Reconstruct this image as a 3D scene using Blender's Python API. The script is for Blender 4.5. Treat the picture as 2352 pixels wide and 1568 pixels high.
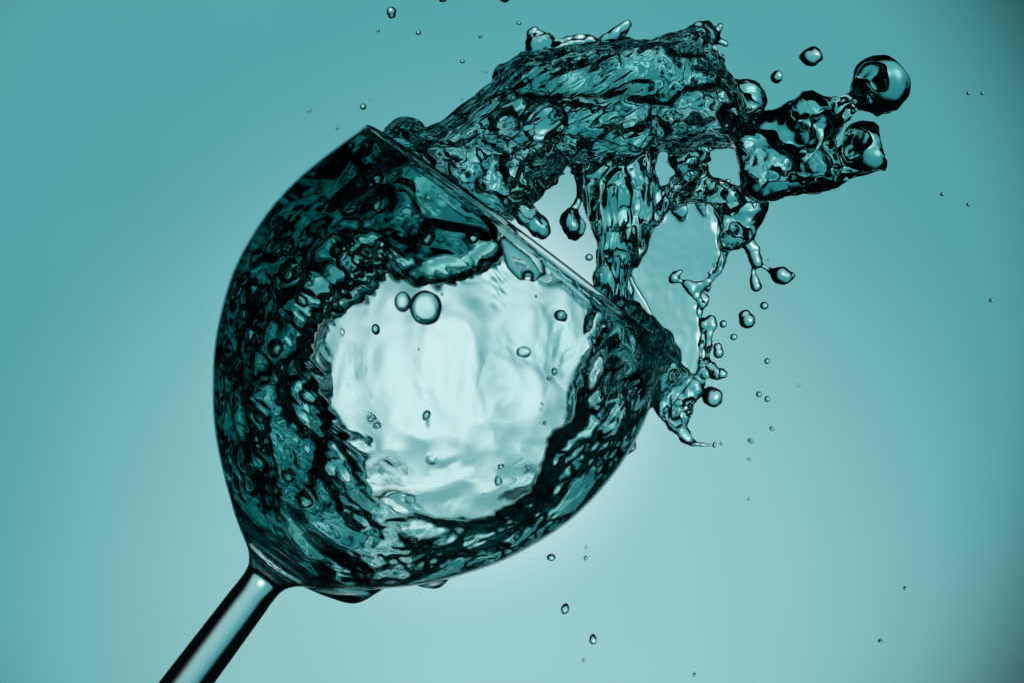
import bpy, math, random
import numpy as np
from mathutils import Vector

# ---------------------------------------------------------------- units
# The glass was measured in picture units ("u"); one u is 0.09 mm, so the bowl is about 9 cm wide.
S = 9.0e-5
CX, CY = 1176.0, 784.0          # point the camera looks at
D = 5000.0                      # camera distance in u
def W(x, y, d=0.0):
    return Vector(((x - CX) * S, d * S, (CY - y) * S))

scene = bpy.context.scene
for o in list(bpy.data.objects):
    bpy.data.objects.remove(o, do_unlink=True)
COL = scene.collection

# ---------------------------------------------------------------- camera
cam = bpy.data.cameras.new('camera')
cam.sensor_width = 36.0
cam.lens = 36.0 * D / 2352.0
cam.clip_start = 0.01
cam.clip_end = 50.0
cam.dof.use_dof = True
cam.dof.focus_distance = (D - 170) * S
cam.dof.aperture_fstop = 16.0
camo = bpy.data.objects.new('camera', cam)
COL.objects.link(camo)
camo.location = (0, -D * S, 0)
camo.rotation_euler = (math.radians(90), 0, 0)
scene.camera = camo

# ---------------------------------------------------------------- world and lamps (studio)
world = bpy.data.worlds.new('World')
scene.world = world
world.use_nodes = True
bg = world.node_tree.nodes['Background']
bg.inputs[0].default_value = (0.10, 0.55, 0.62, 1)
bg.inputs[1].default_value = 0.006

BACK = 0.95                     # distance of the diffusion screen behind the glass

def spot(name, loc, target, energy, color, angle, blend, radius=0.05):
    l = bpy.data.lights.new(name, 'SPOT')
    l.energy = energy; l.color = color
    l.spot_size = math.radians(angle); l.spot_blend = blend
    l.shadow_soft_size = radius
    o = bpy.data.objects.new(name, l); COL.objects.link(o)
    o.location = loc
    o.rotation_euler = (Vector(target) - Vector(loc)).to_track_quat('-Z', 'Y').to_euler()
    return o

# gelled spots stand behind the diffusion screen and light it through
spot('teal_spot_lamp', (-0.04, BACK + 2.0, 0.0), (-0.04, BACK, 0.0), 114.0, (0.20, 0.84, 0.91), 26.4, 0.45)
spot('white_spot_lamp', (-0.042, BACK + 0.8, -0.024), (-0.042, BACK, -0.024), 36.0, (1.0, 0.72, 0.69), 18.4, 1.0)
spot('low_white_spot_lamp', (0.0, BACK + 0.8, -0.17), (0.0, BACK, -0.17), 10.0, (0.95, 0.92, 0.84), 51, 1.0)

# ---------------------------------------------------------------- render settings
scene.render.engine = 'CYCLES'
cy = scene.cycles
cy.max_bounces = 40
cy.transmission_bounces = 40
cy.glossy_bounces = 16
cy.diffuse_bounces = 2
cy.transparent_max_bounces = 8
cy.caustics_reflective = False
cy.caustics_refractive = False
cy.use_denoising = True
cy.sample_clamp_indirect = 4.0
scene.view_settings.view_transform = 'Standard'
scene.view_settings.look = 'None'
scene.view_settings.exposure = 0.0
scene.view_settings.gamma = 1.0

# ---------------------------------------------------------------- materials
def glass_material(name, color, ior, absorb=None):
    m = bpy.data.materials.new(name); m.use_nodes = True
    nt = m.node_tree; nt.nodes.clear()
    out = nt.nodes.new('ShaderNodeOutputMaterial')
    g = nt.nodes.new('ShaderNodeBsdfGlass')
    g.inputs['Color'].default_value = (*color, 1)
    g.inputs['Roughness'].default_value = 0.0
    g.inputs['IOR'].default_value = ior
    nt.links.new(g.outputs[0], out.inputs[0])
    if absorb:
        va = nt.nodes.new('ShaderNodeVolumeAbsorption')
        va.inputs['Color'].default_value = (*absorb[0], 1)
        va.inputs['Density'].default_value = absorb[1]
        nt.links.new(va.outputs[0], out.inputs['Volume'])
    return m

M_GLASS = glass_material('clear_glass', (0.985, 0.997, 0.997), 1.50)
M_WATER = glass_material('teal_water', (0.96, 0.99, 0.99), 1.333, ((0.15, 0.72, 0.715), 138.0))
M_DROP = glass_material('clear_water', (0.93, 0.985, 0.985), 1.333)

def screen_material():
    m = bpy.data.materials.new('diffusion_screen'); m.use_nodes = True
    nt = m.node_tree; nt.nodes.clear()
    out = nt.nodes.new('ShaderNodeOutputMaterial')
    tr = nt.nodes.new('ShaderNodeBsdfTranslucent')
    di = nt.nodes.new('ShaderNodeBsdfDiffuse')
    mx = nt.nodes.new('ShaderNodeMixShader'); mx.inputs[0].default_value = 0.2
    tc = nt.nodes.new('ShaderNodeTexCoord')
    no = nt.nodes.new('ShaderNodeTexNoise'); no.inputs['Scale'].default_value = 5.0
    no.inputs['Detail'].default_value = 3.0
    ra = nt.nodes.new('ShaderNodeValToRGB')
    ra.color_ramp.elements[0].color = (0.70, 0.72, 0.72, 1)
    ra.color_ramp.elements[1].color = (0.84, 0.85, 0.85, 1)
    nt.links.new(tc.outputs['Object'], no.inputs['Vector'])
    nt.links.new(no.outputs[0], ra.inputs[0])
    nt.links.new(ra.outputs[0], tr.inputs[0]); nt.links.new(ra.outputs[0], di.inputs[0])
    nt.links.new(tr.outputs[0], mx.inputs[1]); nt.links.new(di.outputs[0], mx.inputs[2])
    nt.links.new(mx.outputs[0], out.inputs[0])
    return m
M_SCREEN = screen_material()

# ---------------------------------------------------------------- mesh helpers
def make_mesh(name, co, quads, mat, normals=None):
    """co: (n,3) world coordinates, quads: (m,4) or (m,3) indices"""
    me = bpy.data.meshes.new(name)
    k = quads.shape[1]
    me.vertices.add(len(co)); me.vertices.foreach_set('co', np.asarray(co, np.float32).ravel())
    me.loops.add(quads.size); me.loops.foreach_set('vertex_index', quads.astype(np.int32).ravel())
    me.polygons.add(len(quads))
    me.polygons.foreach_set('loop_start', np.arange(0, quads.size, k, dtype=np.int32))
    me.polygons.foreach_set('use_smooth', np.ones(len(quads), dtype=bool))
    me.update(calc_edges=True)
    me.materials.append(mat)
    if normals is not None:
        me.normals_split_custom_set_from_vertices([tuple(n) for n in normals.tolist()])
    return me

def link(name, me, parent=None, label=None, cat=None, group=None, kind=None):
    o = bpy.data.objects.new(name, me); COL.objects.link(o)
    if parent is not None: o.parent = parent
    if label: o['label'] = label
    if cat: o['category'] = cat
    if group: o['group'] = group
    if kind: o['kind'] = kind
    return o

def perlin(P, seed=0):
    """gradient noise at points P (n,3) -> about [-1,1]"""
    Pi = np.floor(P).astype(np.int64); f = (P - Pi).astype(np.float32)
    u = f * f * f * (f * (f * 6 - 15) + 10)
    out = np.zeros(len(P), np.float32)
    for dx in (0, 1):
        wx = u[:, 0] if dx else 1 - u[:, 0]
        for dy in (0, 1):
            wy = u[:, 1] if dy else 1 - u[:, 1]
            for dz in (0, 1):
                wz = u[:, 2] if dz else 1 - u[:, 2]
                h = ((Pi[:, 0] + dx) * 73856093) ^ ((Pi[:, 1] + dy) * 19349663) ^ ((Pi[:, 2] + dz) * 83492791) ^ (seed * 2654435761)
                h = (h ^ (h >> 13)) * 1274126177
                h = (h ^ (h >> 16)) & 0xffff
                a = (h & 0xff) * (2 * math.pi / 256.0); c = ((h >> 8) & 0xff) / 127.5 - 1
                s = np.sqrt(np.maximum(0, 1 - c * c))
                g = (np.cos(a) * s * (f[:, 0] - dx) + np.sin(a) * s * (f[:, 1] - dy) + c * (f[:, 2] - dz)).astype(np.float32)
                out += g * wx * wy * wz
    return out * 1.7

# ---------------------------------------------------------------- backdrop
bx = 2.2
co = np.array([(-bx, BACK, -bx), (bx, BACK, -bx), (bx, BACK, bx), (-bx, BACK, bx)])
link('backdrop', make_mesh('backdrop', co, np.array([[0, 1, 2, 3]]), M_SCREEN), kind='structure',
     label='plain teal studio backdrop glowing pale behind the glass', cat='backdrop')

# ---------------------------------------------------------------- wine glass
AX = np.array([0.6, -0.8])      # axis of the glass in the picture (x right, y down), stem to rim
PX = np.array([0.8, 0.6])       # across the glass
OX, OY = 607.0, 1330.0          # foot of the bowl on the axis
H_RIM = 968.0
OUT = [(-20, 46), (-6, 47.5), (8, 51), (22, 60), (36, 74), (50, 95), (66, 121), (85, 149), (109, 180), (150, 231), (200, 286),
       (300, 369), (358, 408), (440, 448), (520, 477), (620, 494), (700, 496.5), (784, 487), (860, 469), (920, 451), (968, 435)]
OUT_H = np.array([p[0] for p in OUT], float); OUT_R = np.array([p[1] for p in OUT], float)

def smooth_interp(xs, ys, x):
    """monotone-ish cubic through the points"""
    xs = np.asarray(xs, float); ys = np.asarray(ys, float); x = np.asarray(x, float)
    m = np.gradient(ys, xs)
    i = np.clip(np.searchsorted(xs, x) - 1, 0, len(xs) - 2)
    h = xs[i + 1] - xs[i]; t = np.clip((x - xs[i]) / h, 0, 1)
    return ((2*t**3 - 3*t**2 + 1) * ys[i] + (t**3 - 2*t**2 + t) * h * m[i] + (-2*t**3 + 3*t**2) * ys[i+1] + (t**3 - t**2) * h * m[i+1])

WALL = 9.0
H_BOT = 86.0
def r_out(h): return smooth_interp(OUT_H, OUT_R, h)
IN_H = np.array([86, 87.5, 92, 101, 118, 145, 180, 220, 300, 400, 520, 700, 860, 968], float)
IN_R = np.array([0, 28, 72, 118, 165, 210, 253] + [float(r_out(h)) - WALL for h in (220, 300, 400, 520, 700, 860, 968)], float)
def r_in(h): return smooth_interp(IN_H, IN_R, h)

def lathe(profile, seg=192):
    prof = np.array(profile, float)
    n = len(prof)
    th = np.arange(seg) * 2 * math.pi / seg
    h = prof[:, 0][:, None]; r = prof[:, 1][:, None]
    p = r * np.cos(th); d = r * np.sin(th)
    x = OX + AX[0] * h + PX[0] * p; y = OY + AX[1] * h + PX[1] * p
    co = np.stack([(x - CX) * S, d * S, (CY - y) * S], -1).reshape(-1, 3)
    i = np.arange(n - 1)[:, None]; j = np.arange(seg)[None, :]; j2 = (j + 1) % seg
    q = np.stack([i * seg + j, i * seg + j2, (i + 1) * seg + j2, (i + 1) * seg + j], -1).reshape(-1, 4)
    return co, q

def vnormals(co, q):
    a = co[q[:, 2]] - co[q[:, 0]]; b = co[q[:, 3]] - co[q[:, 1]]
    fn = np.cross(a, b)
    n = np.zeros_like(co)
    for k in range(4):
        for c in range(3):
            n[:, c] += np.bincount(q[:, k], weights=fn[:, c], minlength=len(co))
    return n / np.maximum(np.linalg.norm(n, axis=1, keepdims=True), 1e-20)

def split(co, q, nrm, mask):
    qs = q[mask]
    used, inv = np.unique(qs, return_inverse=True)
    return co[used], inv.reshape(qs.shape), nrm[used]

# full profile: foot underside -> foot edge -> stem -> bowl -> rim -> inner wall -> inner bottom
H_FOOT = -980.0
prof = [(H_FOOT + 6, 0.01)] + [(H_FOOT + 5, r) for r in (60, 150, 260, 360)] + [(H_FOOT, 395), (H_FOOT + 2, 404), (H_FOOT + 7, 406), (H_FOOT + 12, 400)]
prof += [(H_FOOT + 20, 340), (H_FOOT + 32, 250), (H_FOOT + 52, 160), (H_FOOT + 80, 105), (H_FOOT + 120, 76), (H_FOOT + 180, 63), (H_FOOT + 260, 58)]
n_foot = len(prof)
for h in np.linspace(-680, -60, 24): prof.append((h, 46.5 + 6.5 * ((-20 - h) / 290.0) ** 1.0 * 0.9 if h > -320 else 46.5 + 6.5 * 0.9 * 300 / 290 + (-320 - h) * 0.008))
for h in np.linspace(-40, 4, 8): prof.append((h, float(r_out(h)) if h >= -20 else 46.2))
n_stem = len(prof)
for h in np.concatenate([np.linspace(8, 120, 24), np.linspace(126, H_RIM - 22, 70)]): prof.append((h, float(r_out(h))))
n_bowl = len(prof)
ro = float(r_out(H_RIM))
rim = [(H_RIM - 16, float(r_out(H_RIM - 16))), (H_RIM - 9, ro + 4), (H_RIM - 3, ro + 4.5)]
for a in np.linspace(0, math.pi, 9): rim.append((H_RIM + 7.5 * math.sin(a), ro - 4.0 + 8.0 * math.cos(a)))
rim += [(H_RIM - 4, ro - 12), (H_RIM - 10, ro - 11), (H_RIM - 18, float(r_in(H_RIM - 18)))]
prof += rim
n_rim = len(prof)
for h in np.concatenate([np.linspace(H_RIM - 26, 130, 70), np.linspace(126, 88, 20), [87.2, 86.6, 86.2]]): prof.append((h, float(r_in(h))))
prof.append((86.0, 0.01))
co, q = lathe(prof)
q = q[:, ::-1]
nrm = vnormals(co, q)
seg = 192
ring = np.arange(len(q)) // seg
glass = bpy.data.objects.new('wine_glass', None); COL.objects.link(glass)
glass.empty_display_size = 0.02
glass['label'] = 'clear stemmed wine glass tilted to the right with water swirling inside'
glass['category'] = 'wine glass'
glass.location = (0, 0, 0)
# check the winding (outer wall must point outwards)
mid = n_bowl - 20
v = co[mid * seg]
hx = W(OX + AX[0] * prof[mid][0], OY + AX[1] * prof[mid][0])
if np.dot(nrm[mid * seg], v - np.array(hx)) < 0:
    q = q[:, ::-1]; nrm = -nrm
for nm, a, b in (('foot', 0, n_foot - 1), ('stem', n_foot - 1, n_stem - 1), ('bowl', n_stem - 1, n_bowl), ('rim', n_bowl, n_rim - 1), ('bowl', n_rim - 1, 10**6)):
    if nm == 'bowl': continue
    c2, q2, n2 = split(co, q, nrm, (ring >= a) & (ring < b))
    link(nm, make_mesh(nm, c2, q2, M_GLASS, n2), glass)
c2, q2, n2 = split(co, q, nrm, ((ring >= n_stem - 1) & (ring < n_bowl)) | (ring >= n_rim - 1))
link('bowl', make_mesh('bowl', c2, q2, M_GLASS, n2), glass)

# ---------------------------------------------------------------- water: implicit field on a grid, meshed with surface nets
VX = 3.55
GX0, GX1, GY0, GY1, GD0, GD1 = 476.0, 2120.0, 28.0, 1404.0, -500.0, 500.0
gx = np.arange(GX0, GX1, VX, dtype=np.float32); gy = np.arange(GY0, GY1, VX, dtype=np.float32); gd = np.arange(GD0, GD1, VX, dtype=np.float32)
NX, NY, ND = len(gx), len(gy), len(gd)
YY, XX = np.meshgrid(gy, gx, indexing='ij')

def bspline_w(n, lam, phase=0.0):
    t = np.arange(n) * (VX / lam) + phase
    i = np.floor(t).astype(int); f = t - i
    m = i.max() + 4
    Wm = np.zeros((n, m), np.float32); r = np.arange(n)
    Wm[r, i] = (1 - f) ** 3 / 6; Wm[r, i + 1] = (3 * f**3 - 6 * f**2 + 4) / 6
    Wm[r, i + 2] = (-3 * f**3 + 3 * f**2 + 3 * f + 1) / 6; Wm[r, i + 3] = f**3 / 6
    return Wm

def grid_noise(lam_d, lam_y, lam_x, seed, nd=None):
    rng = np.random.default_rng(seed)
    a = bspline_w(ND, lam_d); b = bspline_w(NY, lam_y); c = bspline_w(NX, lam_x)
    L = (rng.random((a.shape[1], b.shape[1], c.shape[1])).astype(np.float32) * 2 - 1) * 2.4
    L = np.tensordot(L, c, (2, 1))            # d y X
    L = np.einsum('dyx,Yy->dYx', L, b, optimize=True)
    return np.tensordot(a, L, (1, 0))

def noise2(lam_y, lam_x, seed):
    rng = np.random.default_rng(seed)
    b = bspline_w(NY, lam_y); c = bspline_w(NX, lam_x)
    L = (rng.random((b.shape[1], c.shape[1])).astype(np.float32) * 2 - 1) * 2.2
    return b @ L @ c.T

def poly_sd(poly, X=XX, Y=YY):
    """signed distance to a polygon, positive inside"""
    P = np.array(poly, np.float32)
    dmin = np.full(X.shape, 1e9, np.float32); ins = np.zeros(X.shape, bool)
    for k in range(len(P)):
        ax, ay = P[k]; bx_, by_ = P[(k + 1) % len(P)]
        ex, ey = bx_ - ax, by_ - ay
        wx, wy = X - ax, Y - ay
        t = np.clip((wx * ex + wy * ey) / max(ex * ex + ey * ey, 1e-6), 0, 1)
        dx, dy = wx - t * ex, wy - t * ey
        dmin = np.minimum(dmin, dx * dx + dy * dy)
        c = ((ay <= Y) & (by_ > Y)) | ((by_ <= Y) & (ay > Y))
        if abs(ey) > 1e-9:
            ins ^= c & (X < ax + (Y - ay) / ey * ex)
    dd = np.sqrt(dmin)
    return np.where(ins, dd, -dd)

def sstep(a, b, x):
    t = np.clip((x - a) / (b - a), 0, 1)
    return t * t * (3 - 2 * t)

def smin(a, b, k):
    h = np.clip(0.5 + 0.5 * (b - a) / k, 0, 1)
    return b + (a - b) * h - k * h * (1 - h)

F = np.full((ND, NY, NX), 60.0, np.float32)

def box(x0, x1, y0, y1, d0, d1):
    i0, i1 = max(0, int((x0 - GX0) / VX)), min(NX, int((x1 - GX0) / VX) + 2)
    j0, j1 = max(0, int((y0 - GY0) / VX)), min(NY, int((y1 - GY0) / VX) + 2)
    k0, k1 = max(0, int((d0 - GD0) / VX)), min(ND, int((d1 - GD0) / VX) + 2)
    return slice(k0, k1), slice(j0, j1), slice(i0, i1)

def persp(x, y, d):
    s = 1 + d / D
    return CX + (x - CX) * s, CY + (y - CY) * s

def body(poly, dc, T, E, k=14.0, noise=None, amp=0.0, tilt=(0.0, 0.0), bulge=None, ragged=None):
    """a swollen slab of water with the given outline, centred on depth dc, half depth T, rounded over the width E"""
    P = [persp(x, y, dc) for x, y in poly]
    xs = [p[0] for p in P]; ys = [p[1] for p in P]
    pad = 40
    sx = slice(max(0, int((min(xs) - pad - GX0) / VX)), min(NX, int((max(xs) + pad - GX0) / VX) + 1))
    sy = slice(max(0, int((min(ys) - pad - GY0) / VX)), min(NY, int((max(ys) + pad - GY0) / VX) + 1))
    X, Y = XX[sy, sx], YY[sy, sx]
    d2 = poly_sd(P, X, Y)
    if ragged is not None: d2 = d2 + ragged[sy, sx]
    mx, my = (min(xs) + max(xs)) / 2, (min(ys) + max(ys)) / 2
    yc = dc + tilt[0] * (X - mx) + tilt[1] * (Y - my)
    Tm = T if bulge is None else T * bulge(X, Y)
    dr = float(np.max(np.abs(yc - dc))) + float(np.max(Tm)) + 40
    sd = slice(max(0, int((dc - dr - GD0) / VX)), min(ND, int((dc + dr - GD0) / VX) + 1))
    e = np.maximum(E - d2, 0) / E
    v = np.abs(gd[sd][:, None, None] - yc[None]) / Tm
    f = (np.sqrt(e[None] ** 2 + v * v) - 1) * np.minimum(E, Tm)
    if noise is not None: f = f + amp * noise[sd, sy, sx]
    F[sd, sy, sx] = smin(F[sd, sy, sx], f.astype(np.float32), k)

def stroke(pts, k=10.0, flat=1.0):
    """chain of round cones: points (x, y, depth, radius)"""
    for a, b in zip(pts[:-1], pts[1:]):
        ax, ay = persp(a[0], a[1], a[2]); bx_, by_ = persp(b[0], b[1], b[2])
        ra, rb = a[3], b[3]
        m = max(ra, rb) + 26
        s = box(min(ax, bx_) - m, max(ax, bx_) + m, min(ay, by_) - m, max(ay, by_) + m, min(a[2], b[2]) - m, max(a[2], b[2]) + m)
        dd = gd[s[0]][:, None, None]; yy = gy[s[1]][None, :, None]; xx = gx[s[2]][None, None, :]
        ex, ey, ed = bx_ - ax, by_ - ay, b[2] - a[2]
        L2 = max(ex * ex + ey * ey + ed * ed, 1e-6)
        t = np.clip(((xx - ax) * ex + (yy - ay) * ey + (dd - a[2]) * ed) / L2, 0, 1)
        f = np.sqrt((xx - ax - t * ex) ** 2 + (yy - ay - t * ey) ** 2 + ((dd - a[2] - t * ed) * flat) ** 2) - (ra + t * (rb - ra))
        F[s] = smin(F[s], f.astype(np.float32), k)

def ball(x, y, d, r, k=10.0, sq=(1, 1, 1)):
    x, y = persp(x, y, d)
    m = r * 1.6 + 30
    s = box(x - m, x + m, y - m, y + m, d - m, d + m)
    dd = gd[s[0]][:, None, None]; yy = gy[s[1]][None, :, None]; xx = gx[s[2]][None, None, :]
    f = np.sqrt(((xx - x) / sq[0]) ** 2 + ((yy - y) / sq[1]) ** 2 + ((dd - d) / sq[2]) ** 2) - r
    F[s] = smin(F[s], f.astype(np.float32), k)

def bubble(x, y, d, r, sq=(1, 1, 1)):
    """air pocket"""
    x, y = persp(x, y, d)
    m = r * 1.6 + 16
    s = box(x - m, x + m, y - m, y + m, d - m, d + m)
    dd = gd[s[0]][:, None, None]; yy = gy[s[1]][None, :, None]; xx = gx[s[2]][None, None, :]
    f = np.sqrt(((xx - x) / sq[0]) ** 2 + ((yy - y) / sq[1]) ** 2 + ((dd - d) / sq[2]) ** 2) - r
    F[s] = np.maximum(F[s], -f.astype(np.float32))

N1 = grid_noise(54, 54, 54, 11)
N2 = grid_noise(28, 28, 28, 12)
RAG = 5 * noise2(22, 22, 81) + 6 * noise2(48, 48, 82)

# ---- the splash outside the bowl
CREST = [(850, 322), (880, 300), (905, 279), (935, 270), (960, 280), (975, 293), (1010, 281), (1050, 256), (1090, 225), (1120, 190),
         (1150, 157), (1175, 141), (1200, 130), (1240, 121), (1300, 112), (1370, 104), (1440, 95), (1500, 88), (1560, 80), (1610, 72),
         (1632, 100), (1636, 140), (1650, 172), (1680, 200), (1705, 240), (1700, 295), (1690, 330), (1640, 340), (1600, 345), (1560, 356),
         (1500, 346), (1460, 380), (1330, 385), (1298, 368), (1284, 405), (1242, 425), (1238, 453), (1213, 474), (1175, 507), (1135, 500),
         (1060, 470), (980, 425), (900, 375)]
body(CREST, -20, 155, 100, noise=0.6 * N1 + 0.4 * N2, amp=5, tilt=(-0.06, 0.0), ragged=RAG * 0.5)
body([(1470, 130), (1640, 120), (1700, 230), (1690, 330), (1500, 345), (1460, 250)], -60, 130, 60, noise=0.6 * N1 + 0.5 * N2, amp=17)
body([(1213, 128), (1210, 97), (1217, 70), (1228, 65), (1245, 81), (1270, 92), (1325, 86), (1385, 92), (1392, 112), (1300, 125), (1230, 135)], 50, 20, 16, noise=N2, amp=9)
stroke([(1214, 118, 50, 6), (1213, 96, 50, 7), (1219, 76, 50, 9), (1228, 70, 50, 8), (1244, 84, 50, 8), (1262, 92, 50, 10), (1284, 93, 48, 7), (1304, 91, 46, 10), (1326, 87, 44, 9), (1350, 90, 40, 10), (1372, 92, 36, 8), (1392, 90, 30, 10)], 5)
stroke([(1390, 92, 20, 15), (1412, 80, 14, 13), (1432, 66, 8, 9), (1441, 56, 4, 7.5)])
body([(1515, 95), (1545, 78), (1580, 60), (1604, 50), (1622, 48), (1640, 60), (1650, 80), (1640, 105), (1632, 135), (1600, 150), (1540, 130)], -40, 36, 30, noise=N2, amp=9)
ball(1624, 60, -50, 14); stroke([(1640, 75, -50, 9), (1655, 62, -55, 6.5)]); stroke([(1640, 92, -45, 8), (1655, 99, -48, 6), (1666, 104, -50, 7)])
# big beads and the arm reaching to the right
ball(1710, 232, -75, 50, 14)
ARM = [(1680, 270), (1735, 280), (1765, 262), (1800, 245), (1842, 226), (1862, 224), (1905, 233), (1945, 233), (1962, 240), (1930, 280),
       (1918, 310), (1915, 350), (1940, 385), (1990, 398), (1950, 411), (1880, 438), (1800, 450), (1745, 457), (1705, 425), (1696, 370), (1690, 330)]
body(ARM, -130, 66, 52, noise=0.8 * N1 + 0.3 * N2, amp=13, ragged=RAG * 0.3 + 5)
stroke([(1925, 245, -135, 16), (1958, 238, -140, 16), (1980, 225, -145, 22)], 16)
ball(2022, 196, -150, 66, 12)
body([(1820, 400), (1900, 360), (1945, 345), (1985, 385), (2028, 390), (1990, 404), (1950, 411), (1880, 437), (1830, 446)], -125, 15, 14, noise=N1, amp=3)
body([(1962, 292), (1985, 282), (2012, 278), (2027, 284), (2031, 320), (2037, 372), (2030, 390), (2004, 401), (1950, 402), (1925, 372), (1936, 330)], -120, 46, 30, noise=N1 + 0.9 * N2, amp=12)
# the web under the crest and the pouring column
body([(1545, 372), (1570, 350), (1622, 345), (1612, 380), (1640, 412), (1700, 425), (1750, 455), (1756, 470), (1746, 500), (1716, 556), (1690, 563),
      (1660, 560), (1646, 520), (1640, 470), (1610, 460), (1580, 468), (1545, 476), (1520, 500), (1494, 522), (1488, 470), (1498, 432), (1535, 432), (1560, 402)],
     -45, 34, 20, noise=N2, amp=9, ragged=RAG)
COLUMN = [(1318, 330), (1500, 345), (1498, 395), (1512, 430), (1515, 495), (1492, 523), (1475, 572), (1450, 616), (1450, 660), (1456, 696), (1478, 742),
          (1519, 761), (1539, 791), (1546, 830), (1575, 855), (1540, 900), (1500, 925), (1460, 880), (1390, 897), (1328, 897), (1313, 876), (1328, 833), (1333, 790),
          (1346, 764), (1360, 712), (1362, 640), (1376, 613), (1368, 572), (1341, 490), (1327, 417)]
NC = grid_noise(34, 170, 28, 21)
body(COLUMN, -50, 66, 40, noise=0.8 * NC + 0.3 * N2, amp=17, ragged=RAG * 0.5)
body([(1500, 910), (1509, 946), (1532, 981), (1556, 1000), (1577, 1019), (1600, 1012), (1572, 981), (1580, 953), (1598, 915), (1612, 894), (1608, 866), (1593, 862), (1546, 825), (1520, 850)],
     0, 24, 16, noise=N2, amp=6)
stroke([(1570, 1005, 0, 11), (1590, 1017, 0, 6.5), (1612, 1020, 0, 4), (1636, 1021, 0, 2.6)], 6)
# the left web with its blunt finger
stroke([(1185, 470, -110, 26), (1215, 500, -118, 22), (1238, 522, -122, 19), (1246, 532, -124, 18)], 16)
stroke([(1215, 455, -90, 20), (1226, 440, -90, 18), (1262, 412, -80, 16), (1292, 375, -70, 16)], 12)
stroke([(1336, 440, -60, 7), (1328, 468, -60, 6), (1312, 490, -60, 12), (1311, 508, -60, 24), (1318, 522, -60, 26), (1320, 538, -60, 14)], 8)
stroke([(1298, 368, -60, 6), (1318, 388, -60, 5), (1332, 412, -60, 7)], 8)
# strands between crest and web
stroke([(1588, 345, -50, 6), (1585, 372, -50, 4), (1580, 400, -50, 6)], 8)
stroke([(1612, 350, -55, 6), (1603, 378, -55, 4), (1590, 402, -55, 6)], 8)
stroke([(1600, 350, -60, 14), (1562, 368, -60, 12), (1545, 366, -60, 9)], 8)
# tendrils
stroke([(1706, 545, -50, 14), (1722, 570, -52, 12), (1732, 592, -54, 12), (1737, 604, -55, 15)], 8)
stroke([(1718, 550, -50, 9), (1736, 572, -52, 8), (1745, 595, -54, 7), (1740, 604, -55, 9)], 6)
stroke([(1733, 608, -55, 7), (1729, 626, -56, 5), (1733, 641, -56, 9), (1737, 660, -57, 13)], 6)
stroke([(1742, 600, -55, 5), (1756, 612, -57, 3.2), (1772, 623, -60, 6), (1790, 632, -62, 19), (1802, 636, -62, 17), (1818, 632, -62, 9)], 6)
stroke([(1694, 562, -48, 11), (1678, 566, -46, 8), (1664, 577, -44, 7), (1657, 600, -42, 6.5), (1650, 624, -40, 8)], 8)
stroke([(1652, 622, -40, 7), (1636, 640, -36, 6), (1622, 652, -34, 10), (1606, 658, -32, 9), (1588, 664, -30, 13), (1575, 652, -28, 10), (1562, 648, -28, 5), (1547, 640, -28, 11), (1556, 632, -28, 4), (1565, 624, -28, 3)], 6)
stroke([(1630, 628, -36, 4), (1640, 606, -38, 3)], 5)
stroke([(1608, 662, -30, 10), (1602, 682, -28, 8), (1612, 702, -26, 8), (1607, 724, -24, 6), (1614, 748, -20, 8), (1612, 790, -14, 6), (1610, 830, -8, 6), (1608, 870, -4, 9)], 8)
stroke([(1618, 738, -26, 10), (1634, 734, -28, 9), (1637, 748, -28, 9), (1628, 770, -26, 8), (1632, 792, -26, 4)], 8)
stroke([(1630, 765, -26, 7), (1624, 800, -24, 6), (1622, 830, -20, 8), (1612, 850, -14, 8)], 8)
stroke([(1614, 858, -12, 14), (1634, 850, -18, 16), (1652, 857, -20, 11), (1663, 861, -20, 9)], 8)
stroke([(1612, 866, -6, 8), (1608, 900, -2, 8)], 8)
# the thick water is full of air: hollow it out with an uneven inner skin
NH = grid_noise(30, 30, 30, 51)
czr = sstep(1600, 1400, XX + 70 * noise2(60, 60, 91)) * sstep(360, 310, YY)
NF = grid_noise(34, 22, 100, 92)
wall2 = 24 + 14 * czr + 8 * sstep(1680, 1720, XX)
cz = (sstep(1300, 1330, XX) * sstep(1530, 1490, XX) * sstep(330, 380, YY))[None]
F = np.maximum(F, -(F + wall2[None] + (15 * NH + 12 * N2) * (1 - 0.75 * np.maximum(cz, czr[None])) + 20 * czr[None] * NF + 15 * cz * NC + 4 * cz))
# thin clear sheet hanging behind the column
SHEET = [(1440, 640), (1475, 575), (1495, 520), (1520, 495), (1545, 472), (1610, 456), (1642, 470), (1650, 540), (1645, 600), (1628, 640), (1605, 665), (1603, 700),
         (1612, 740), (1612, 868), (1596, 876), (1540, 835), (1520, 775), (1455, 700)]
NS = grid_noise(90, 110, 62, 31)
body(SHEET, 10, 8, 14, k=6, noise=0.6 * NS + 0.4 * N1, amp=2.6, ragged=2.2 * RAG + 8)
stroke([(1548, 462, -20, 20), (1562, 484, -15, 16), (1566, 500, -10, 9)], 12)
stroke([(1600, 452, -20, 16), (1612, 476, -12, 9), (1618, 492, -8, 5)], 10)
# water breaking over the right end of the rim, and a flat drop hanging inside the rim
stroke([(1418, 690, -335, 12), (1450, 716, -280, 20), (1486, 752, -215, 24), (1516, 786, -140, 28), (1532, 815, -60, 30), (1532, 858, 0, 26), (1512, 905, 0, 22)], 16)
stroke([(1470, 770, -230, 16), (1500, 815, -140, 20), (1515, 870, -60, 18)], 14)
body([(1122, 502), (1170, 520), (1215, 560), (1243, 600), (1248, 632), (1226, 650), (1190, 645), (1164, 618), (1148, 570)], -412, 7, 14, k=6)

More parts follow.
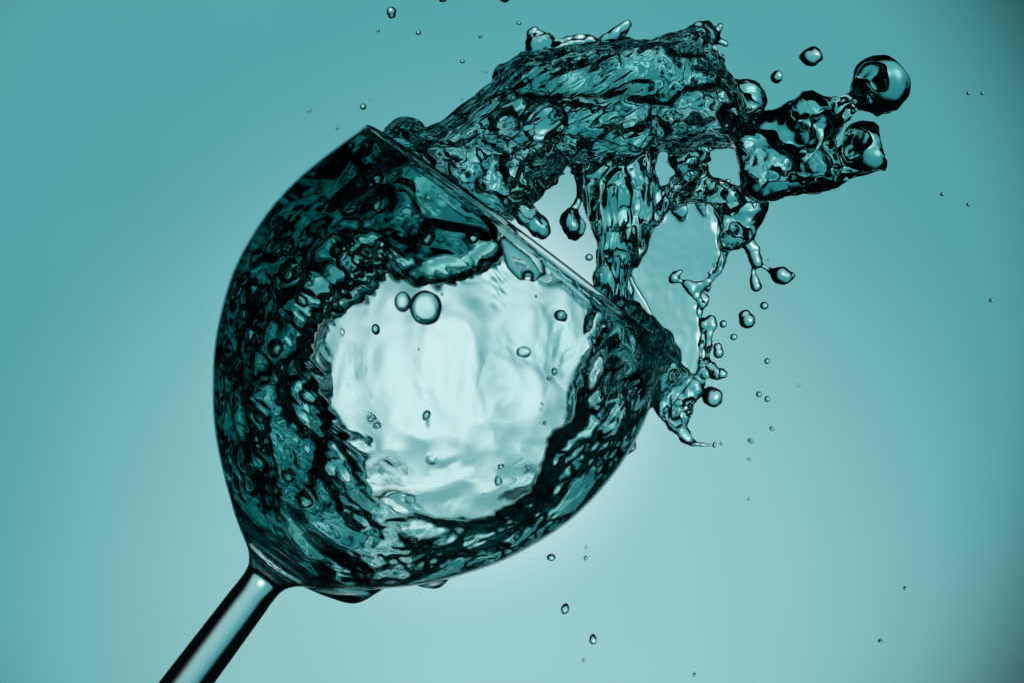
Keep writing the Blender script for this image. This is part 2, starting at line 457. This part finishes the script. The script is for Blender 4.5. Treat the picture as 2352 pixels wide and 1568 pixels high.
# ---- the water lining the bowl, with an open window in the middle
WIN = [(725, 800), (735, 760), (770, 722), (830, 668), (888, 616), (904, 600), (922, 622), (955, 646), (1010, 650), (1060, 636), (1120, 612), (1142, 588), (1150, 545),
       (1130, 480), (1200, 470), (1400, 600), (1400, 690), (1362, 715), (1346, 780), (1330, 840), (1320, 900), (1308, 962), (1262, 1000), (1235, 1070), (1206, 1132),
       (1112, 1182), (1000, 1196), (955, 1160), (900, 1132), (864, 1126), (848, 1072), (822, 1022), (782, 962), (745, 905)]
hh = (XX - OX) * AX[0] + (YY - OY) * AX[1]
pp = (XX - OX) * PX[0] + (YY - OY) * PX[1]
Rin = np.where(hh < H_BOT, -(H_BOT - hh) * 1.2, r_in(np.clip(hh, H_BOT, H_RIM))).astype(np.float32)
# the hollow in the swirl widens towards the back of the bowl
def win_at(d):
    return -poly_sd([persp(x, y, d) for x, y in WIN]) - 4
_pp2 = np.stack([hh.ravel() / 15, pp.ravel() / 55, np.zeros(hh.size)], -1)
edge_n = 9 * noise2(44, 44, 41) + (15 * sstep(200, -100, pp) + 7) * perlin(_pp2, 43).reshape(hh.shape)
edge_b = 9 * noise2(44, 44, 42) + (13 * sstep(200, -100, pp) + 7) * perlin(_pp2, 44).reshape(hh.shape)
CHUNK = [(470, 640), (560, 600), (760, 548), (900, 530), (960, 560), (1150, 600), (1180, 480), (860, 250), (700, 300), (480, 560)]
ch = sstep(-40, 40, poly_sd(CHUNK))
left = sstep(60, -200, pp)
T2 = 54 - 14 * sstep(120, 260, pp) + 76 * left + 30 * ch + 26 * noise2(120, 120, 42)
s_front = sstep(-6, 20, win_at(-360) + edge_n); s_back = sstep(-6, 20, win_at(330) + edge_b)
amp2 = (26 + 10 * left) * (1 - 0.75 * ch)
N0 = grid_noise(92, 92, 92, 61)
nearrim = sstep(H_RIM - 6, H_RIM - 130, hh + 30 * noise2(60, 60, 44))
nearrim = np.maximum(np.maximum(nearrim, 0.8 * ch), 0.0)
s_front = s_front * nearrim; s_back = s_back * nearrim
# thin films running down the wall inside the window
FILM_B = [(1040, 600), (1160, 560), (1320, 690), (1322, 900), (1250, 912), (1215, 880), (1170, 850), (1110, 880), (1085, 800), (1060, 700)]
FILM_F = [(840, 985), (960, 960), (1080, 990), (1180, 940), (1310, 960), (1240, 1090), (1190, 1150), (1010, 1210), (860, 1140)]
fb = sstep(-10, 50, poly_sd(FILM_B) + 12 * noise2(30, 30, 45)); ffr = sstep(-30, 90, poly_sd(FILM_F) + 14 * noise2(40, 40, 46))
film_b = 23 + 1.3 * noise2(26, 22, 57) + fb * 7 + 3.2 * noise2(190, 48, 47) + 2.0 * noise2(60, 60, 48); film_f = 23 + 2.4 * noise2(150, 34, 55) * sstep(960, 860, YY) + 1.3 * noise2(20, 30, 56) * sstep(900, 1000, YY) + ffr * (4 + 3.0 * noise2(26, 50, 50)) + 2.2 * noise2(90, 70, 49)
for k in range(ND):
    r = np.sqrt(pp * pp + gd[k] * gd[k])
    wall = np.minimum(Rin - r, np.where(hh < 190, (hh - H_BOT) * 1.1, 1e3))
    s_in = s_front + (s_back - s_front) * float(sstep(-120, 120, gd[k]))
    t = -16 + (film_f if gd[k] < 0 else film_b) * (1 - s_in) + s_in * (T2 + 16) + s_in * (amp2 * (0.75 * N1[k] + 0.5 * N2[k]) + 46 * ch * N0[k])
    f = np.maximum(np.maximum(r - (Rin + 3.0), wall - t), hh - (H_RIM - 12))
    F[k] = smin(F[k], f.astype(np.float32), 12.0)
# the shoulder of water that rolls from the left wall
def on_wall(x, y, inset, front=True):
    h = (x - OX) * AX[0] + (y - OY) * AX[1]; p = (x - OX) * PX[0] + (y - OY) * PX[1]
    R = float(r_in(np.clip(h, H_BOT + 1, H_RIM))) - inset
    d = math.sqrt(max(R * R - p * p, 0))
    return -d if front else d
stroke([(x, y, on_wall(x, y, 90), r) for x, y, r in ((545, 640, 16), (600, 598, 20), (680, 575, 20), (770, 548, 18), (880, 530, 20), (960, 524, 24))], 14)
stroke([(x, y, on_wall(x, y, 70), r) for x, y, r in ((770, 715, 14), (810, 680, 17), (850, 648, 18), (890, 615, 12), (905, 598, 9))], 12)
stroke([(x, y, on_wall(x, y, 60), r) for x, y, r in ((915, 560, 20), (935, 610, 24), (965, 630, 24), (1000, 625, 20), (1050, 618, 24), (1100, 600, 24), (1130, 575, 18))], 14)
# big air pockets and small bubbles
bubble(1163, 288, -125, 36); bubble(1250, 280, -125, 52)
rng = random.Random(5)
for i in range(150):
    x = rng.uniform(1080, 1640); y = rng.uniform(150, 340)
    bubble(x, y, rng.uniform(-110, 70), rng.choice((5, 6, 7, 9, 11)))
for i in range(24):
    x = rng.uniform(1350, 1500); y = rng.uniform(340, 900)
    bubble(x, y, rng.uniform(-90, -10), rng.choice((6, 8, 11)), (1, 1.6, 1))
for i in range(420):
    a = rng.uniform(0, 2 * math.pi); h = rng.uniform(180, 930)
    R = float(r_in(h)) - rng.uniform(15, 110)
    p = R * math.cos(a); d = R * math.sin(a)
    bubble(OX + AX[0] * h + PX[0] * p, OY + AX[1] * h + PX[1] * p, d, rng.choice((6, 8, 10, 14, 20)))
for (x, y, r) in ((845, 600, 24), (806, 612, 20), (880, 585, 16), (820, 500, 22), (870, 440, 26), (690, 640, 26), (640, 690, 24), (610, 770, 22), (660, 800, 20)):
    bubble(x, y, on_wall(x, y, 60), r)

F[:2] = 20; F[-2:] = 20; F[:, :1] = np.maximum(F[:, :1], 5); F[:, -1:] = 20; F[:, :, :1] = 20; F[:, :, -1:] = 20
del NF, N0, N1, N2, NC, NS, NH

# fine ripples, added only close to the surface
K, J, I = np.nonzero(np.abs(F) < 10)
px, py, pd = gx[I], gy[J], gd[K]
vh = hh[J, I]; vp = pp[J, I]; vR = Rin[J, I]
vr = np.sqrt(vp * vp + pd * pd)
inside = (vh > H_BOT - 5) & (vh < H_RIM - 14) & (vr < vR + 8)
free_in = np.clip((vR - vr - 9) / 14, 0, 1)
lobe = inside & (px > 1300) & (np.abs(pd + 50) < 100) & (py < 905)
column_like = ((px > 1300) & (px < 1540) & (py > 330) & ~inside) | lobe
sd_sheet = poly_sd(SHEET)[J, I]
in_sheet = (sd_sheet > 4) & (np.abs(pd - 10) < 26)
n_iso = perlin(np.stack([px / 20, py / 20, pd / 20], -1), 3)
n_col = perlin(np.stack([px / 14, py / 85, pd / 14], -1), 4)
n_left = perlin(np.stack([vh / 14, vp / 40, pd / 40], -1), 5)
n_right = perlin(np.stack([vh / 32, vp / 17, pd / 20], -1), 6)
fl = (px * 0.82 - py * 0.57); ac = (px * 0.57 + py * 0.82)
n_crest = 0.6 * perlin(np.stack([fl / 90, ac / 24, pd / 28], -1), 7) + 0.95 * perlin(np.stack([fl / 58, ac / 13, pd / 14], -1), 8)
crest_like = ~inside & (px < 1500) & (py < 330 + 0.25 * (px - 1000))
wl = sstep(60, 240, vp)
n_in = (1 - wl) * n_left + wl * n_right + 0.45 * n_iso
dsp = np.where(inside & ~lobe, free_in * 6.5 * n_in * (1 - 0.72 * ch[J, I]), np.where(column_like, 6.0 * n_col, 4.2 * n_iso))
cwt = np.where(crest_like, sstep(1540, 1400, px), 0)
dsp = dsp * (1 - cwt) + cwt * (4.8 * n_crest + 0.3 * n_iso + 6.5 * perlin(np.stack([fl / 190, ac / 40, pd / 46], -1), 15))
calm = perlin(np.stack([px / 120, py / 120, pd / 120], -1), 12)
dsp = dsp * np.clip(0.9 + 0.8 * calm, 0.55, 1.4)
dsp = np.where((pd < -370) & (vh > 840) & (px > 1110) & (px < 1270), 0, dsp)
dsp = np.where(in_sheet, 0.25 * n_col + 0.5 * n_iso, dsp)
dsp = np.where(px > 1700, np.where((px > 1935) & (py < 270), 6.5 * perlin(np.stack([px / 44, py / 44, pd / 44], -1), 14), 3.4 * n_iso), dsp)
F[K, J, I] += dsp.astype(np.float32)
del K, J, I, px, py, pd, vh, vp, vR, vr, inside, free_in, lobe, column_like, sd_sheet, in_sheet, n_iso, n_col, n_left, n_right, n_in, dsp

def surface_nets(F, od, oy, ox):
    nd, ny, nx = F.shape
    ins = F < 0
    cnt = np.zeros((nd - 1, ny - 1, nx - 1), np.uint8)
    for a in (0, 1):
        for b in (0, 1):
            for c in (0, 1):
                cnt += ins[a:nd - 1 + a, b:ny - 1 + b, c:nx - 1 + c]
    act = (cnt > 0) & (cnt < 8)
    idx = np.full(act.shape, -1, np.int32)
    A, B, C = np.nonzero(act)
    idx[A, B, C] = np.arange(len(A), dtype=np.int32)
    val = {}
    for a in (0, 1):
        for b in (0, 1):
            for c in (0, 1):
                val[(a, b, c)] = F[A + a, B + b, C + c]
    pos = np.zeros((len(A), 3), np.float32); num = np.zeros(len(A), np.float32)
    corners = list(val)
    for i, p in enumerate(corners):
        for qn in corners[i + 1:]:
            if sum(p[k] != qn[k] for k in range(3)) != 1: continue
            va, vb = val[p], val[qn]
            m = (va < 0) != (vb < 0)
            t = np.where(m, va / np.where(m, va - vb, 1), 0)
            for k in range(3):
                pos[:, k] += np.where(m, p[k] + t * (qn[k] - p[k]), 0)
            num += m
    pos /= num[:, None]
    pos[:, 0] = (pos[:, 0] + A) * VX + od; pos[:, 1] = (pos[:, 1] + B) * VX + oy; pos[:, 2] = (pos[:, 2] + C) * VX + ox
    quads = []
    for axis in range(3):
        sl0 = [slice(None)] * 3; sl1 = [slice(None)] * 3
        sl0[axis] = slice(0, -1); sl1[axis] = slice(1, None)
        i0 = ins[tuple(sl0)]; i1 = ins[tuple(sl1)]
        ch_ = np.nonzero(i0 != i1)
        o = [k for k in range(3) if k != axis]
        ok = np.ones(len(ch_[0]), bool)
        for k in o: ok &= (ch_[k] > 0) & (ch_[k] < F.shape[k] - 1)
        g = [c[ok] for c in ch_]
        up = i0[g[0], g[1], g[2]]
        def cell(u, v):
            c = [g[0], g[1], g[2]]
            c[o[0]] = c[o[0]] - u; c[o[1]] = c[o[1]] - v
            return idx[c[0], c[1], c[2]]
        qd = np.stack([cell(1, 1), cell(0, 1), cell(0, 0), cell(1, 0)], -1)
        flip = up if axis != 1 else ~up
        quads.append(np.where(flip[:, None], qd, qd[:, ::-1]))
    Q = np.concatenate(quads)
    return pos, Q[(Q >= 0).all(1)]

def smooth(V, Q, lam):
    acc = np.zeros_like(V, dtype=np.float64); n = np.zeros(len(V))
    for k in range(4):
        a, b = Q[:, k], Q[:, (k + 1) % 4]
        for c in range(3):
            acc[:, c] += np.bincount(a, weights=V[b, c], minlength=len(V)) + np.bincount(b, weights=V[a, c], minlength=len(V))
        n += np.bincount(a, minlength=len(V)) + np.bincount(b, minlength=len(V))
    return V + lam * (acc / np.maximum(n, 1)[:, None] - V)

def to_world(V):
    return np.stack([(V[:, 2] - CX) * S, V[:, 0] * S, (CY - V[:, 1]) * S], -1)

# the water is cut into closed parts that overlap by a hair, each with its own outline
hr = hh - (H_RIM - 6); qq = pp - 507
mx = lambda *a: np.maximum.reduce(a)
wob = 16 * noise2(40, 40, 71) + 6 * noise2(16, 16, 72)
cy_ = YY - 345 + wob; cx_ = XX - 1690 + wob; cw = XX - 1512 + wob
def side(x0, y0, x1, y1):                       # > 0 to the right of the line going down
    L = math.hypot(x1 - x0, y1 - y0)
    return ((XX - x0) * (y1 - y0) - (YY - y0) * (x1 - x0)) / L
right = np.minimum(side(1530, 470, 1448, 628), side(1448, 628, 1535, 800)) + 0.2 * wob      # right of the column
low = YY - 468 + 0.4 * wob
st = XX - 1652 + 0.3 * wob
PARTS = [('swirl', mx(hr, qq)), ('tail', mx(hr, -qq)),
         ('crest', mx(-hr, cy_, cx_)), ('side_arm', mx(-hr, -cx_, low)),
         ('rim_overflow', mx(-hr, -cy_, XX - 1310)), ('pouring_column', mx(-hr, -cy_, 1310 - XX, np.where(YY < 468, cw, right))),
         ('web', mx(-hr, -cy_, -cw, cx_, low)), ('clear_sheet', mx(-hr, -low, -right, st)),
         ('tendril', mx(-hr, -st, -low))]
water = bpy.data.objects.new('splashing_water', None); COL.objects.link(water)
water.empty_display_size = 0.02
water['label'] = 'dark teal water swirling in the bowl and bursting out over the rim'
water['category'] = 'water'
tot = 0
for nm, g in PARTS:
    g = g - 1.5
    jj, ii = np.nonzero(g < 12)
    j0, j1, i0, i1 = max(jj.min() - 1, 0), min(jj.max() + 2, NY), max(ii.min() - 1, 0), min(ii.max() + 2, NX)
    kk = np.nonzero((F[:, j0:j1, i0:i1] < 0).any((1, 2)))[0]
    k0, k1 = max(kk.min() - 2, 0), min(kk.max() + 3, ND)
    G = np.maximum(F[k0:k1, j0:j1, i0:i1], g[None, j0:j1, i0:i1])
    V, Q = surface_nets(G, gd[k0], gy[j0], gx[i0])
    V = smooth(V.astype(np.float64), Q, 0.5); V = smooth(V, Q, -0.45)
    CO = to_world(V)
    NR = vnormals(CO, Q)
    if NR[np.argmax(CO[:, 2]), 2] < 0: Q = Q[:, ::-1]
    tot += len(Q)
    link(nm, make_mesh(nm, CO, Q, M_WATER), water)
del F
print('water quads', tot)

# ---------------------------------------------------------------- free drops
def icosphere(sub):
    import bmesh
    bm = bmesh.new(); bmesh.ops.create_icosphere(bm, subdivisions=sub, radius=1.0)
    v = np.array([p.co[:] for p in bm.verts]); f = np.array([[l.index for l in p.verts] for p in bm.faces])
    bm.free(); return v, f
ICO = {s: icosphere(s) for s in (3, 4, 5)}
_dn = 0
def drop(x, y, rx, ry, d, label, wob=0.10, rd=None, lean=0.0, name='water_drop', group='loose water drops in the air', cat='water drop', flat=None, extra=None, mat=None):
    """one drop: an uneven ellipsoid; extra = smaller lobes (dx, dy, r) that swell its outline"""
    global _dn
    _dn += 1
    r = max(rx, ry)
    v, f = ICO[5 if r > 18 else 4 if r > 6 else 3]
    n = perlin(v * 1.1 + _dn * 7.3, 9) * wob + perlin(v * 2.3 + _dn * 3.1, 10) * wob * 0.35
    rad = 1 + n
    if extra:
        for ex, ey, er in extra:
            dirv = np.array([ex, 0, -ey], float); L = np.linalg.norm(dirv); dirv /= L
            c = v @ dirv
            rad = rad + np.maximum(0, (L + er) / r - 1) * sstep(0.55, 1.0, c)
    p = v * rad[:, None]
    if flat is not None:
        rho = np.maximum(np.sqrt(v[:, 0] ** 2 + v[:, 2] ** 2), 1e-6)
        p[:, 0] *= rho ** -0.55; p[:, 2] *= rho ** -0.55
    rd_ = rd if rd is not None else (rx + ry) / 2
    p = p * np.array([rx, rd_, ry])
    cl, sl = math.cos(lean), math.sin(lean)
    p = np.stack([p[:, 0] * cl + p[:, 2] * sl, p[:, 1], -p[:, 0] * sl + p[:, 2] * cl], -1)
    s = 1 + d / D
    o = link(name, make_mesh(name, p * S * s, f, mat or M_DROP), None, label, cat, group)
    X, Y = persp(x, y, d)
    o.location = W(X, Y, d)
    return o

A = 'loose water drops in the air'
drop(899, 27, 11, 11, -40, 'drop with a small bulb hanging below it, largest at the top left', extra=[(2, 12, 5)])
drop(868, 71, 4.2, 4.2, 30, 'tiny round drop just below left of the bulbed drop at the top left')
drop(961, 76, 6, 5.5, -20, 'small ring-like drop right of the bulbed drop at the top left')
drop(1017, -3, 10, 10, -30, 'drop cut by the top edge of the picture, the left one of two')
drop(1160, -5, 13, 12, -30, 'drop cut by the top edge of the picture, the right one of two')
drop(1192, 54, 6, 4.5, 0, 'small squarish drop above the tip of the left horn of the splash')
drop(1103, 84, 4.2, 4.2, 10, 'tiny round drop left of the left horn of the splash')
drop(1062, 142, 5.5, 4.5, 0, 'small drop over the smooth left slope of the splash')
drop(834, 246, 7.5, 7.5, -20, 'round drop above the upper left end of the glass rim', wob=0.03)
drop(850, 230, 3, 2.5, 240, 'speck of a drop touching the round one above the rim end')
drop(710, 254, 5.5, 4.5, 480, 'faint blurred drop, farthest to the left of all drops')
drop(775, 295, 4, 4, 20, 'tiny drop left of the upper end of the glass rim')
drop(1062, 229, 3, 3, 240, 'speck of a drop close above the left slope of the splash')
drop(1116, 166, 3.5, 2.5, 240, 'speck of a drop beside the shoulder of the splash')
drop(1863, 131, 27, 22, -110, 'large dark pointed drop above the right arm of the splash', wob=0.16, extra=[(0, 22, 4)])
drop(1784, 178, 14, 16, -100, 'tilted oval drop between the dark pointed drop and the round bead', lean=0.7)
drop(1652, 142, 14, 12, -80, 'dark oval drop right of the top right knot of the splash', lean=-0.3)
drop(1661, 126, 4, 4, -60, 'tiny drop on top of the dark oval one by the top right knot')
drop(1626, 366, 8, 8, -60, 'round drop in the gap under the crest between two webs', wob=0.04)
drop(1671, 418, 7, 7, -40, 'round drop sitting over the web left of the right arm', wob=0.04)
drop(2224, 215, 4.5, 4.5, 0, 'left drop of the close pair far right of the big bead', wob=0.04)
drop(2256, 215, 4, 4.5, 0, 'right drop of the close pair far right of the big bead', wob=0.04)
drop(2164, 447, 4.5, 4.5, 0, 'small drop at the right below the end of the arm, upper of two')
drop(2224, 470, 4.5, 4.5, 0, 'small drop at the right below the end of the arm, lower of two')
drop(2277, 690, 6, 4.5, 240, 'faint drop alone near the right edge of the picture')
drop(1764, 597, 2.6, 2.6, 0, 'speck of a drop above the blob ending the long tendril')
drop(1353, 592, 9, 8.5, -60, 'round drop between the glass rim and the pouring column', wob=0.03)
drop(1716, 737, 19, 19, -60, 'big peanut-shaped drop right of the clear sheet', wob=0.05, extra=[(-8, -19, 5)])
drop(1755, 703, 10, 9, -50, 'round drop right above the peanut-shaped drop', wob=0.04)
drop(1661, 745, 8.5, 9, -40, 'round drop left of the peanut-shaped drop', wob=0.06)
drop(1685, 775, 8.5, 7.5, -40, 'round drop below left of the peanut-shaped drop', wob=0.04)
drop(1650, 808, 12.5, 14, -40, 'bright pear-shaped drop hanging beside the beaded strand', wob=0.03, extra=[(-3, -18, 4)])
drop(1762, 828, 6.5, 7, -20, 'small round drop alone right of the bright pear-shaped drop', wob=0.03)
drop(1637, 911, 24, 23, -40, 'large dark-rimmed drop right of the tail of the splash', wob=0.07, extra=[(-18, -18, 3)])
drop(1743, 904, 7, 7, -20, 'left drop of the slanting pair right of the dark-rimmed drop', wob=0.03)
drop(1762, 915, 6.5, 7, -20, 'right drop of the slanting pair right of the dark-rimmed drop', wob=0.03)
drop(1836, 885, 5.5, 2.5, 640, 'faint streaky drop right of the slanting pair of drops', lean=0.6)
drop(1773, 983, 6.5, 4, 60, 'small slanted drop right of the thin tail tip', lean=0.6)
drop(1724, 1011, 7, 5, 400, 'faint oval drop right of the end of the tail', lean=0.5)
drop(1720, 1053, 3.5, 3.5, 320, 'faint speck of a drop under the oval one by the tail')
drop(1720, 1145, 3.2, 3, 320, 'faint speck of a drop below, lowest of three right of the bowl')
drop(1641, 1020, 5, 6.5, 0, 'drop just off the tip of the thin tail')
drop(1656, 1018, 3.2, 4, 0, 'tiny drop following the one off the tail tip')
drop(1266, 1279, 10, 8.5, -20, 'round drop under the right belly of the bowl', wob=0.05)
drop(1345, 1280, 4.5, 5, 20, 'tiny drop right of the round one under the bowl')
drop(1346, 1256, 2.6, 3, 240, 'speck of a drop over the tiny one under the bowl')
drop(1298, 1397, 9.5, 13, -30, 'tall oval drop below the bowl, upper of the falling two', lean=0.15)
drop(1362, 1467, 8.5, 12, -30, 'tall oval drop below the bowl, lower of the falling two', lean=-0.1)
drop(1340, 1515, 3.5, 4, 480, 'faint speck of a drop under the two falling oval drops')
drop(2079, 1349, 5, 4, 0, 'small drop in the lower right of the picture, upper of two')
drop(2022, 1471, 6, 4.5, 0, 'small drop in the lower right of the picture, lower of two', lean=0.6)
drop(1595, 1548, 4, 4.5, 0, 'small drop near the bottom edge of the picture')

# ---------------------------------------------------------------- drops on and in the bowl
G2 = 'drops on the bowl wall'
def wall_drop(x, y, rx, ry, label, front=True, flat=0.45, **kw):
    h = (x - OX) * AX[0] + (y - OY) * AX[1]; p = (x - OX) * PX[0] + (y - OY) * PX[1]
    R = float(r_out(np.clip(h, 0, H_RIM)))
    d = math.sqrt(max(R * R - p * p, 0)); d = -d - flat * min(rx, ry) * 0.4 if front else d + flat * min(rx, ry) * 0.4
    return drop(x, y, rx, ry, d, label, rd=min(rx, ry) * flat, group=G2, flat=1, **kw)
wall_drop(978, 708, 37, 40, 'biggest flat drop stuck on the front of the bowl, bright inside', wob=0.07, flat=0.35)
wall_drop(925, 694, 19, 24, 'oval flat drop on the bowl touching the left of the biggest one', wob=0.04, flat=0.4)
wall_drop(1203, 807, 17, 13, 'faint triangular flat drop on the right of the clear window', wob=0.14, flat=0.3)
wall_drop(1015, 676, 3.5, 4, 'tiny drop at the upper right of the biggest flat drop')
drop(861, 757, 13, 13.5, -60, 'round dark-rimmed drop inside the bowl left in the clear window', wob=0.03, group='drops inside the bowl')
drop(1286, 730, 14, 13.5, -60, 'round drop inside the bowl below the lower rim line', wob=0.04, group='drops inside the bowl')
drop(1273, 845, 8.5, 8.5, 40, 'round drop inside the bowl at the right of the window', wob=0.04, group='drops inside the bowl')
drop(1258, 861, 7, 5, 40, 'crooked little drop left below the round one at the right of the window', wob=0.2, group='drops inside the bowl')
drop(950, 800, 3, 3, 0, 'speck of a drop in the middle of the bright window', group='drops inside the bowl')
drop(980, 954, 11, 7.5, -40, 'slanted oval drop low in the middle of the bright window', lean=-0.3, group='drops inside the bowl')
drop(857, 955, 8, 5, 0, 'flat small drop low at the left of the bright window, upper of two', lean=-0.3, group='drops inside the bowl')
drop(866, 970, 7, 8, 0, 'dark small drop low at the left of the bright window, lower of two', wob=0.16, group='drops inside the bowl')
drop(1147, 1079, 9, 9, -60, 'dark three-cornered drop near the bottom of the window', wob=0.2, group='drops inside the bowl')
drop(1250, 977, 5, 5, -60, 'tiny round drop at the lower right of the window', group='drops inside the bowl')
drop(1232, 688, 4, 4.5, 0, 'tiny drop under the lower rim line', group='drops inside the bowl')
G3 = 'drips under the bowl'
def drip(h0, th0, sh, sw, height, label, skew=0.0, on_stem=False):
    """a low swelling of water on the outer face of the glass"""
    n = 41
    g = np.linspace(-1, 1, n)
    U, Vv = np.meshgrid(g, g, indexing='ij')
    rr = np.sqrt(U * U + Vv * Vv)
    prof_ = np.where(rr < 1, np.cos(np.clip(rr, 0, 1) * math.pi / 2) ** 2, 0)
    prof_ = prof_ * (1 + skew * U) * (1 + 0.12 * np.sin(5 * U + 2 * Vv))
    h = h0 + U * sh
    R = r_out(np.clip(h, -20, H_RIM)) if not on_stem else np.full(h.shape, 52.0)
    dR = (r_out(np.clip(h + 2, -20, H_RIM)) - r_out(np.clip(h - 2, -20, H_RIM))) / 4 if not on_stem else 0 * h
    ln = np.sqrt(1 + dR * dR); nh, nr = -dR / ln, 1 / ln
    Rc = float(r_out(h0)) if not on_stem else 52.0
    th = th0 + Vv * sw / Rc
    def surf(off):
        a = h + nh * off; r = R + nr * off
        p = r * np.cos(th); d = r * np.sin(th)
        x = OX + AX[0] * a + PX[0] * p; y = OY + AX[1] * a + PX[1] * p
        return np.stack([(x - CX) * S, d * S, (CY - y) * S], -1).reshape(-1, 3)
    topv = surf(-3 + (height + 3) * prof_); botv = surf(np.full(h.shape, -4.0))
    co = np.concatenate([topv, botv]); m = n * n
    i_, j_ = np.meshgrid(np.arange(n - 1), np.arange(n - 1), indexing='ij')
    a = (i_ * n + j_).ravel(); qd = np.stack([a, a + 1, a + n + 1, a + n], -1)
    e = []
    for k in range(n - 1):
        e += [(k, k + 1, m + k + 1, m + k)[::-1], ((n - 1) * n + k, (n - 1) * n + k + 1, m + (n - 1) * n + k + 1, m + (n - 1) * n + k)]
        e += [(k * n, (k + 1) * n, m + (k + 1) * n, m + k * n), (k * n + n - 1, (k + 1) * n + n - 1, m + (k + 1) * n + n - 1, m + k * n + n - 1)[::-1]]
    qd = np.concatenate([qd, qd[:, ::-1] + m, np.array(e)])
    c = m // 2
    fn = np.cross(co[c + 1] - co[c], co[c + n] - co[c])
    axp = np.array(W(OX + AX[0] * h0, OY + AX[1] * h0))
    if np.dot(fn, co[c] - axp) < 0: qd = qd[:, ::-1]
    org = co[c].copy()
    o = link('drip', make_mesh('drip', co - org, qd, M_DROP), None, label, 'drip', G3)
    o.location = org
drip(98, 0.0, 72, 70, 33, 'broad drip swelling from the underside of the bowl near the stem')
drip(232, 0.0, 44, 40, 17, 'small drip under the middle of the bowl', skew=-0.4)
drip(745, 0.0, 34, 30, 9, 'small drip clinging to the right outer side of the bowl', skew=0.5)
